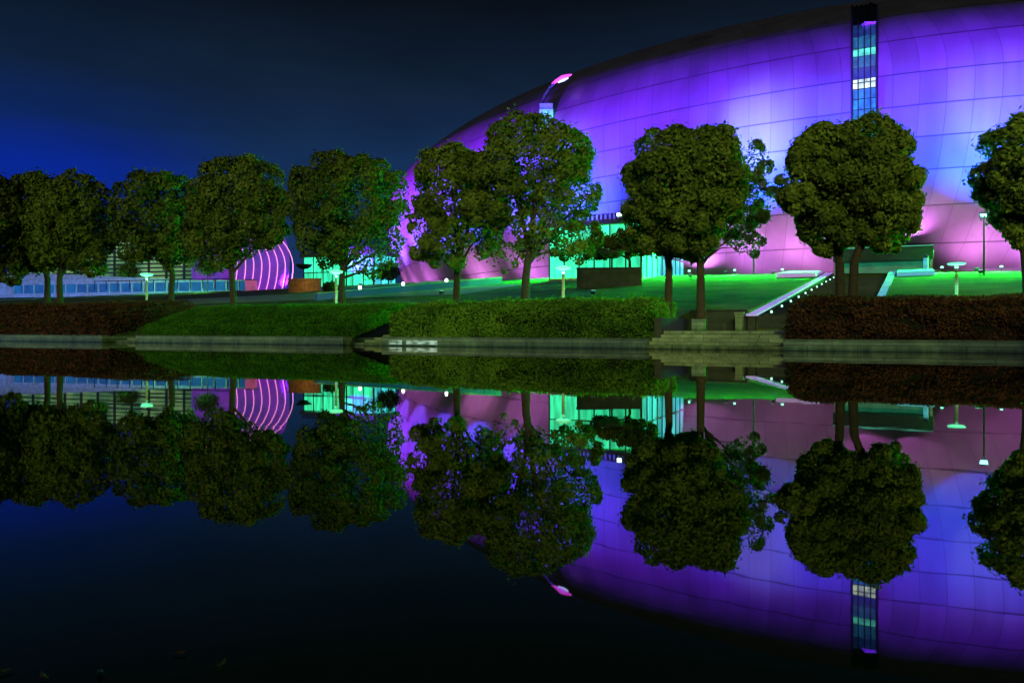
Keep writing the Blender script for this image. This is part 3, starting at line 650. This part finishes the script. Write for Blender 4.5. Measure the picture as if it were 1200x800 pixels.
for k in range(11):
    y_ = 1.5+k*2.9; z_ = zb0+(zb1-zb0)*(y_/t_1)+.16
    mb = MB(); mb.lathe([(0, z_+.06), (.035, z_+.05), (.045, z_+.01), (.04, z_-.04), (0, z_-.04)], 10)
    o = mb.build('step_light', glow('step_light', (.4, 1, .75), 2) if k == 0 else bpy.data.materials['step_light'], e, smooth=True); o.location = (.62, y_, 0)
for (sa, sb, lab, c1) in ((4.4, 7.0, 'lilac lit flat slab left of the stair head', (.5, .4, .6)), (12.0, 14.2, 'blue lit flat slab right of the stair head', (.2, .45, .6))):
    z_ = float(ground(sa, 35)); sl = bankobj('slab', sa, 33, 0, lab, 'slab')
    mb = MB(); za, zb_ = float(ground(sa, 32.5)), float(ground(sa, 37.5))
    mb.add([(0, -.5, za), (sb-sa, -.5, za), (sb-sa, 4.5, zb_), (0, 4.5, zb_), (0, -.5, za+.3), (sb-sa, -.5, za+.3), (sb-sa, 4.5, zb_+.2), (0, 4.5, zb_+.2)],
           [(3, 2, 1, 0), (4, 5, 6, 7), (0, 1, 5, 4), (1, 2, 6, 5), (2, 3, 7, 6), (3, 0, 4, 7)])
    mb.build('slab_body', glow('slab_'+str(int(sa)), (.30, .16, .62) if sa < 8 else (.03, .32, .60), .7, (.2, .1, .45) if sa < 8 else (.02, .2, .42), .6, c1), sl, bevel=.01)  # lilac and blue light on the slabs is put in as emission

# ------------------------------------------------------------------ lamps
lh = glow('lamp_head', (.11, 1, .48), 1.6)
def mushroom():
    e = empty('garden_lamp', (0, 0, 0))
    mb = MB(); mb.lathe([(0, .06), (.14, .06), (.14, 0)], 14); mb.build('foot', M['metal'], e)
    mb = MB(); mb.tube([(0, 0, .05), (0, 0, 1.55)], .055, 10); mb.build('post', M['lampwhite'], e, smooth=True)
    mb = MB(); mb.lathe([(.055, 1.60), (.24, 1.625), (.29, 1.66), (.29, 1.70)], 20); mb.build('lamp_glass', lh, e, smooth=True)
    mb = MB(); mb.lathe([(.30, 1.70), (.27, 1.725), (.12, 1.745), (0, 1.75)], 20); mb.build('cap', M['lampwhite'], e, smooth=True)
    return e
proto = mushroom()
LAMPS = [(172, 348, 318, 45, 'green glowing garden lamp in front of the blue windowed ramp wall', 200), (394, 353, 315, 40.5, 'green glowing garden lamp behind the clipped green slope', 260),
         (660, 343, 310, 33.6, 'green glowing garden lamp left of the dark low wall', 230), (1121, 352, 306, 32, 'pale glowing garden lamp behind the right reddish hedge', 180)]
for i, (px, pb, ptop, Y, lab, en) in enumerate(LAMPS):
    o = proto if i == 0 else copy_tree(proto)
    p = W(px, 352, Y)
    z0 = G(p.x, p.y); p = Vector((p.x, p.y, z0))
    h = (EYE+(HY-ptop)/F*p.y-z0)/1.80
    o.location = p; o.scale = (1.15, 1.15, h)
    tag(o, lab, 'lamp', 'garden lamps on the lawn')
    light('lamp_light', 'POINT', p+Vector((0, 0, 1.42*h)), en, (.15, 1, .5), radius=.12)
    light('lamp_light', 'POINT', p+Vector((0, -.1, 1.95*h)), en*.2, (.15, 1, .5), radius=.12)
def tall(px, ptop, Y, lab, col, en):
    p = W(px, 320, Y); p.z = G(p.x, p.y); h = EYE+(HY-ptop)/F*Y-p.z
    e = empty('street_lamp', p, 0, lab, 'lamp')
    mb = MB(); mb.tube([(0, 0, 0), (0, 0, .5), (0, 0, h-.2)], [.09, .06, .045], 8); mb.build('post', M['black'], e, smooth=True)
    mb = MB(); mb.lathe([(0, h+.06), (.26, h+.02), (.28, h-.06), (.24, h-.07)], 16); mb.build('hood', M['metal'], e, smooth=True)
    mb = MB(); mb.lathe([(.24, h-.075), (.2, h-.2), (0, h-.24)], 16); mb.build('lamp_glass', glow('tall_glass', col, 7), e, smooth=True)
    light('lamp_light', 'POINT', p+Vector((0, 0, h-.5)), en, col, radius=.12)
tall(1153, 250, 50, 'tall slim street lamp with cyan head at right before the pink dome wall', (.2, .95, 1), 120)
tall(406, 290, 66, 'tall lamp shining green through the broad flat topped tree', (.2, 1, .55), 260)
p = W(883, 320, 60); e = empty('plain_post', (p.x, p.y, G(p.x, p.y)), 0, 'thin dark post at the lawn crest below the open crowned tree', 'post')
mb = MB(); mb.tube([(0, 0, 0), (0, 0, 5.2)], [.07, .05], 8); mb.build('shaft', M['metal'], e); mb = MB(); mb.lathe([(0, 5.4), (.2, 5.36), (.2, 5.2), (0, 5.18)], 12); mb.build('lamp_head', M['black'], e)
p = W(1085, 318, 55); e = empty('light_column', (p.x, p.y, G(p.x, p.y)), 0, 'short cyan light column right of the dark entrance canopy', 'light column')
mb = MB(); mb.lathe([(0, 0), (.16, 0), (.16, 1.05)], 12); mb.build('lit_tube', glow('column', (.05, .6, .75), .8, (.03, .3, .5), 3), e)
mb = MB(); mb.lathe([(.17, 1.052), (.17, 1.18), (.08, 1.3), (0, 1.34)], 12); mb.build('cap', M['black'], e)

# ------------------------------------------------------------------ glass pavilions
gf = glow('pavilion_glass', (.03, .95, .42), 1.8, (.02, .40, .20), 1.1, (.05, .1, .1), (2.5, 1, .3), .35)
gs_ = glow('pavilion_side_glass', (.05, .8, .75), 1.5, (.02, .28, .42), 1.3, (.05, .1, .1), (1, 2.5, .3), .35)
def pavilion(cx_, cy_, z, wd, dp, h, label, nf, ns, gm1=gf, gm2=gs_):
    e = empty('glass_pavilion', (cx_, cy_, z), BA, label, 'pavilion')
    mb = MB(); mb.box((-wd-.1, -.1, -.6), (.1, dp+.1, .25)); mb.build('base', M['pale_stone'], e)
    mb = MB(); mb.box((-wd-.35, -.35, h), (.35, dp+.35, h+.35)); mb.build('roof', M['dark_stone'], e, bevel=.02)
    fr = MB()
    for i in range(nf):
        x0, x1 = -wd*(i+1)/nf, -wd*i/nf
        for j in range(2):
            za, zb_ = (.26, h*.52) if j == 0 else (h*.52, h-.01)
            g_ = MB(); g_.box((x0+.05, .04, za+.04), (x1-.05, .07, zb_-.04)); g_.build('glass_panel', gm1, e)
        fr.box((x0-.05, -.03, .251), (x0+.05, .12, h-.002))
    for i in range(ns):
        y0, y1 = dp*i/ns, dp*(i+1)/ns
        for j in range(2):
            za, zb_ = (.26, h*.52) if j == 0 else (h*.52, h-.01)
            g_ = MB(); g_.box((-.07, y0+.13, za+.04), (-.04, y1-.05, zb_-.04)); g_.build('glass_panel', gm2, e)
        fr.box((-.12, y1-.05, .251), (.03, y1+.05, h-.002))
    fr.box((-.12, -.03, .251), (.03, .12, h-.002)); fr.box((-wd, -.05, h*.52-.06), (-.13, .03, h*.52+.06)); fr.box((-.03, .13, h*.52-.06), (.05, dp, h*.52+.06))
    fr.build('frame', M['metal'], e)
    mb = MB()
    for k in range(int(wd/.35)): mb.box((-wd+k*.35, -.3, h+.352), (-wd+k*.35+.16, -.2, h+.75))
    for k in range(int(dp/.35)): mb.box((.2, k*.35, h+.352), (.3, k*.35+.16, h+.75))
    mb.box((-wd-.1, -.28, h+.752), (.3, -.22, h+.8)); mb.build('roof_railing', M['black'], e)
    return e
pc = W(752, 330, 60); pv = pavilion(pc.x, pc.y, G(pc.x, pc.y), 7.6, 12.5, 4.3, 'bright green glass pavilion behind the dark low wall right of centre', 6, 9)
pl = W(727, 258, 59.6)
o_ = MB(); 
e = empty('roof_floodlight', Vector((pl.x, pl.y, G(pc.x, pc.y)+4.65)), BA, 'bright floodlight on the roof edge of the green pavilion', 'floodlight')
mb = MB(); mb.box((-.2, -.25, .02), (.2, .1, .28)); mb.build('housing', M['black'], e); mb = MB(); mb.box((-.17, -.28, .04), (.17, -.252, .26)); mb.build('lens', glow('roof_lens', (.5, 1, .8), 10), e)
light('roof_spot', 'SPOT', Vector((pl.x, pl.y-.5, pl.z-.1)), 5200, (.08, 1, .22), W(720, 345, 44), R(120), .6, .12)
pc2 = W(438, 330, 84); pavilion(pc2.x, pc2.y, G(pc2.x, pc2.y), 9.5, 4, 3.6, 'green lit glass pavilion with curtains behind the wooden screen', 7, 3)
# dark low wall
p = gp(714, 336); s_, t_ = ST(p.x, p.y)
e = empty('low_wall', (p.x, p.y, p.z-.1), R(-4), 'dark freestanding low stone wall before the green pavilion', 'wall')
mb = MB(); k = p.y/F; mb.box((-38*k, 0, 0), (38*k, .5, 1.28)); mb.build('wall_body', M['dark_stone'], e, bevel=.015)
mb = MB(); mb.box((-38.6*k, -.04, 1.283), (38.6*k, .54, 1.38)); mb.build('coping', M['dark_stone'], e, bevel=.015)
# bowl canopies
def bowl(px, ptop, Y, rpx, lab):
    p = W(px, 330, Y); p.z = G(p.x, p.y); zt = EYE+(HY-ptop)/F*Y-p.z; r = rpx*Y/F
    e = empty('bowl_canopy', p, 0, lab, 'canopy', None)
    mb = MB(); mb.tube([(0, 0, 0), (0, 0, zt-r*.5)], [.08, .06], 8); mb.build('mast', M['black'], e)
    mb = MB(); mb.lathe([(.05, zt-r*.55), (r*.4, zt-r*.5), (r*.75, zt-r*.3), (r, zt), (r*.97, zt+.02), (r*.7, zt-r*.22), (.05, zt-r*.42)], 24); mb.build('bowl', simple('bowl_dark', (.03, .035, .025), rough=.6), e, smooth=True)
bowl(717, 294, 56, 17, 'dark bowl shaped canopy in front of the bright green pavilion')
bowl(356, 310, 80, 10, 'dark bowl shaped canopy in front of the curtained green pavilion')
# wooden screen
p = gp(357, 341.5); k = p.y/F
e = empty('wooden_screen', p, BA*.3, 'warm brown boarded wooden screen left of the green lit pavilion', 'screen')
mb = MB()
for i in range(14): mb.box((-20*k+i*40*k/14+.01, 0, -.1), (-20*k+(i+1)*40*k/14-.01, .08, 14*k))
mb.build('boards', M['wood'], e); mb = MB(); mb.box((-20.5*k, -.03, 14*k+.002), (20.5*k, .12, 14*k+.1)); mb.build('rail', M['wood'], e)
light('screen_light', 'POINT', p+Vector((0, -1.2, .5)), 45, (1, .6, .2), radius=.1)

# blue lit low walls along the sloping path
def lowwall(pa, pb, h, lab, mt, lamps=()):
    A_, B_ = gp(*pa), gp(*pb); n = 24
    e = empty('path_wall', A_, 0, lab, 'wall', 'low blue walls beside the sloping path')
    def strip3(z0, z1, w, y0=0.0, name='wall_body', mt_=mt):
        mb = MB(); vs = []; fs = []
        for i in range(n+1):
            p = A_.lerp(B_, i/n); p.z = G(p.x, p.y); p = p-A_; d_ = (B_-A_).normalized(); q = Vector((-d_.y, d_.x, 0))
            for yy, zz_ in ((y0, z0), (y0, z1), (w, z1), (w, z0)): vs.append(p+q*yy+Vector((0, 0, zz_)))
        for i in range(n): fs += [(i*4+j, i*4+(j+1) % 4, i*4+4+(j+1) % 4, i*4+4+j) for j in range(4)]
        fs += [(0, 1, 2, 3), (n*4+3, n*4+2, n*4+1, n*4)]
        mb.add(vs, fs); return mb.build(name, mt_, e)
    strip3(-.2, h, .35)
    strip3(h+.003, h+.07, .42, -.06, 'coping', M['pale_stone'])
    for f_ in lamps:
        p = A_.lerp(B_, f_); p.z = G(p.x, p.y); p = p-A_
        mb = MB(); mb.lathe([(0, .24), (.08, .22), (.12, .1), (.1, 0)], 10); o = mb.build('wall_light', glow('wall_light', (.8, 1, .95), 6) if 'wall_light' not in bpy.data.materials else bpy.data.materials['wall_light'], e, smooth=True); o.location = p+Vector((0, -.05, h+.07))
navy = glow('navy_wall', (.01, .045, .24), .35, (.005, .02, .12), .8, (.05, .07, .2))  # faint emission imitates blue light on the wall fronts
lowwall((372, 352), (588, 332), .45, 'lower blue lit wall with small lights beside the sloping path', navy, (.2, .42, .66))
lowwall((400, 342), (560, 331.5), .3, 'upper blue lit wall beside the sloping path', navy)

# ------------------------------------------------------------------ left: ramp wall, louvred block, barrel hall
A_ = W(-120, 345, 100); B_ = W(290, 340, 86)
s0, t0 = ST(A_.x, A_.y); s1, t1 = ST(B_.x, B_.y)
dv = Vector((B_.x-A_.x, B_.y-A_.y, 0)); LW = dv.length; ang = math.atan2(dv.y, dv.x)
e = empty('ramp_wall', (A_.x, A_.y, 4.6), ang, 'long pale ramp wall with a strip of blue windows at far left', 'wall')
wallm = stonemat('ramp_panels', (.42, .44, .5), (.38, .4, .46), 6, .9, .5)
def ztop(x): return 2.75-1.75*max(0, (x/LW-.35)/.65)
mb = MB(); n_ = 30
for k in range(n_):
    x0, x1 = LW*k/n_, LW*(k+1)/n_
    mb.add([(x0, 0, 1.15), (x1, 0, 1.15), (x1, .3, 1.15), (x0, .3, 1.15), (x0, 0, max(1.3, ztop(x0))), (x1, 0, max(1.3, ztop(x1))), (x1, .3, max(1.3, ztop(x1))), (x0, .3, max(1.3, ztop(x0)))],
           [(3, 2, 1, 0), (4, 5, 6, 7), (0, 1, 5, 4), (1, 2, 6, 5), (2, 3, 7, 6), (3, 0, 4, 7)])
mb.build('upper_wall', wallm, e)
mb = MB(); mb.box((0, .02, -.3), (LW, .3, .15)); mb.box((0, .02, .151), (LW*.36, .3, 1.148)); mb.build('lower_wall', wallm, e)
wg = glow('ramp_window', (.01, .14, .38), .7, (.008, .06, .22), .7, (.02, .04, .08))
x = LW*.365; k = 0
while x < LW-1:
    wd_ = 1.55
    g_ = MB(); g_.box((x+.06, .12, .153), (x+wd_-.06, .16, 1.147)); g_.build('window', wg, e)
    g_ = MB(); g_.box((x-.06, -.04, .152), (x+.06, .2, 1.148)); g_.build('pillar', M['lampwhite'], e)
    x += wd_; k += 1
for i in range(9):
    x = LW*(.3+.075*i); q = Vector((A_.x, A_.y, 0))+dv.normalized()*x+Vector((.3, -2.2, 0))
    light('ramp_uplight', 'POINT', Vector((q.x, q.y, 4.95)), 210, (.05, .20, 1) if i < 6 else (.08, .9, .9), radius=.15)
# railing in front of the ramp
e = empty('railing', (B_.x-16, B_.y-1.0, 4.7), ang, 'thin dark railing in front of the cyan end of the ramp wall', 'railing')
mb = MB(); mb.tube([(0, 0, .95), (17, 0, .95)], .04, 6); mb.build('handrail', M['black'], e)
for k in range(12): mb = MB(); mb.box((k*1.5, -.03, 0), (k*1.5+.06, .03, .93)); mb.build('post', M['black'], e)
# louvred block
p = W(20, 345, 122); p2 = W(258, 345, 112); dv2 = Vector((p2.x-p.x, p2.y-p.y, 0)); LL = dv2.length
e = empty('louvred_building', (p.x, p.y, 4.7), math.atan2(dv2.y, dv2.x), 'pale green lit building with horizontal louvres behind the far left trees', 'building')
mb = MB(); mb.box((0, .4, 0), (LL, 12, 9.5)); mb.build('body', simple('louvre_body', (.2, .22, .2), rough=.6), e)
lit = glow('louvre_lit', (.38, .80, .30), .42, (.06, .32, .13), .35, (.1, .12, .1), (1, 1, .4))
nb = 12
for k in range(nb):
    g_ = MB(); g_.box((LL*k/nb+.12, .2, .3), (LL*(k+1)/nb-.12, .3, 8.8)); g_.build('window', lit, e)
mb = MB()
for k in range(15): mb.box((.05, -.05, .5+k*.58), (LL-.05, .15, .5+k*.58+.2))
mb.build('louvres', M['metal'], e)
for k in range(nb+1): mb = MB(); mb.box((LL*k/nb-.1, -.1, 0), (LL*k/nb+.1, .18, 9.4)); mb.build('column', M['metal'], e)
mb = MB(); mb.box((-.4, -.4, 9.502), (LL+.4, 12.4, 9.9)); mb.build('roof', M['metal'], e)
# barrel hall with neon ribs
ax = Vector((.75, .66, 0)).normalized(); ex = Vector((ax.y, -ax.x, 0)); cB = W(281, 322, 104); r_ = 5.5; zc_ = 8.9
e = empty('barrel_hall', (cB.x, cB.y, 4.7), 0, 'purple barrel shaped hall ringed by glowing pink ribs at left', 'building')
def bpnt(a, ph, rr=r_): return ax*a+ex*rr*math.cos(ph)+Vector((0, 0, zc_-4.7+rr*math.sin(ph)))
mb = MB(); vs = []; fs = []; na, nph = 12, 28
for i in range(na+1):
    for j in range(nph+1): vs.append(bpnt(-4.3+8.6*i/na, R(-42)+R(264)*j/nph))
fs = [(i*(nph+1)+j, (i+1)*(nph+1)+j, (i+1)*(nph+1)+j+1, i*(nph+1)+j+1) for i in range(na) for j in range(nph)]
o_ = len(vs)
fs += [tuple(range(nph+1)), tuple(range(na*(nph+1), (na+1)*(nph+1)))[::-1]]
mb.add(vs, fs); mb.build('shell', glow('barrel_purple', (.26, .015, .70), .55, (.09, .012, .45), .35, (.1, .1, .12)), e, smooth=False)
rib = glow('neon_rib', (1, .30, .80), 1.5)
for i in range(8):
    a = -2.6+i*1.05
    mb = MB(); mb.tube([bpnt(a-max(0, math.sin(R(-42)+R(200)*j/24)+.1)**2*2.6, R(-42)+R(200)*j/24, r_+.1) for j in range(25)], .055, 6); mb.build('neon_rib', rib, e, smooth=True)
# small lit kiosk between ramp and hall
p = W(291, 335, 84); e = empty('kiosk', (p.x, p.y, G(p.x, p.y)), BA, 'small pink lit kiosk beside the purple barrel hall', 'kiosk')
mb = MB(); mb.box((-.45, 0, 0), (.45, .8, 1.1)); mb.build('body', glow('kiosk_pink', (.9, .06, .35), .5, (.4, .03, .2), 1, (.2, .2, .2)), e); mb = MB(); mb.box((-.55, -.1, 1.102), (.55, .9, 1.2)); mb.build('roof', M['metal'], e)
# shrubs on the terrace
def shrub(px, py, Y, rpx, lab, lm, n=2500, lamp=None):
    p = W(px, 330, Y); p.z = G(p.x, p.y); k = Y/F; r = np.array([rpx*k, rpx*k, rpx*k*.8])
    e = empty('shrub', p, 0, lab, 'shrub')
    dv = unit(RNG.normal(0, 1, (n, 3))); P_ = dv*r*RNG.uniform(.5, 1.05, (n, 1))*(1+.15*np.sin(dv[:, :1]*7)); zc = W(px, py, Y).z-p.z
    quads('foliage', leaves(P_+np.array([0, 0, zc]), dv, .2, .7), M[lm], e)
    mb = MB(); mb.tube([(0, 0, -.1), (.05, 0, zc*.5), (0, 0, zc)], [.08, .06, .03], 6); mb.build('stem', M['bark'], e)
    if lamp: light('shrub_light', 'POINT', p+Vector((0, -r[0]-1, .5)), lamp[0], lamp[1], radius=.1)
shrub(243, 312, 86, 14, 'leafy shrub lit bright green left of the purple barrel hall', 'leaf', 2500, (260, (.3, 1, .15)))
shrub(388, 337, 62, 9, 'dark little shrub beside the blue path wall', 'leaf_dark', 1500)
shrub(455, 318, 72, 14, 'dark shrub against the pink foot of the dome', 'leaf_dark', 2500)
shrub(150, 318, 95, 13, 'shrub glowing green behind the ramp wall at far left', 'leaf', 2200, (300, (.1, 1, .3)))
# fallen leaves on the water
for i, (px, py) in enumerate([(211, 767), (259, 780), (52, 795), (8, 788), (118, 789)]):
    Y = EYE*F/(py-HY); p = W(px, py, Y)
    mb = MB(); a = .016
    mb.add([(-a, 0, .004), (-.3*a, .45*a, .006), (.5*a, .38*a, .005), (a, 0, .012), (.5*a, -.38*a, .005), (-.3*a, -.45*a, .006)], [(0, 5, 4, 3), (0, 3, 2, 1)])
    o = mb.build('fallen_leaf', M['leaf_float']); o.location = (p.x, p.y, 0); o.rotation_euler = (0, 0, i*1.3)
    tag(o, 'small pale fallen leaf floating on the dark water', 'leaf', 'fallen leaves on the water')

# ------------------------------------------------------------------ render settings
sc.render.engine = 'CYCLES'
sc.view_settings.view_transform = 'Standard'; sc.view_settings.look = 'None'; sc.view_settings.exposure = 0; sc.view_settings.gamma = 1
cy = sc.cycles; cy.use_denoising = True; cy.max_bounces = 6; cy.diffuse_bounces = 2; cy.glossy_bounces = 4; cy.transmission_bounces = 3; cy.transparent_max_bounces = 4
cy.sample_clamp_indirect = 4.0; cy.sample_clamp_direct = 0; cy.caustics_reflective = False; cy.caustics_refractive = False; cy.use_light_tree = True
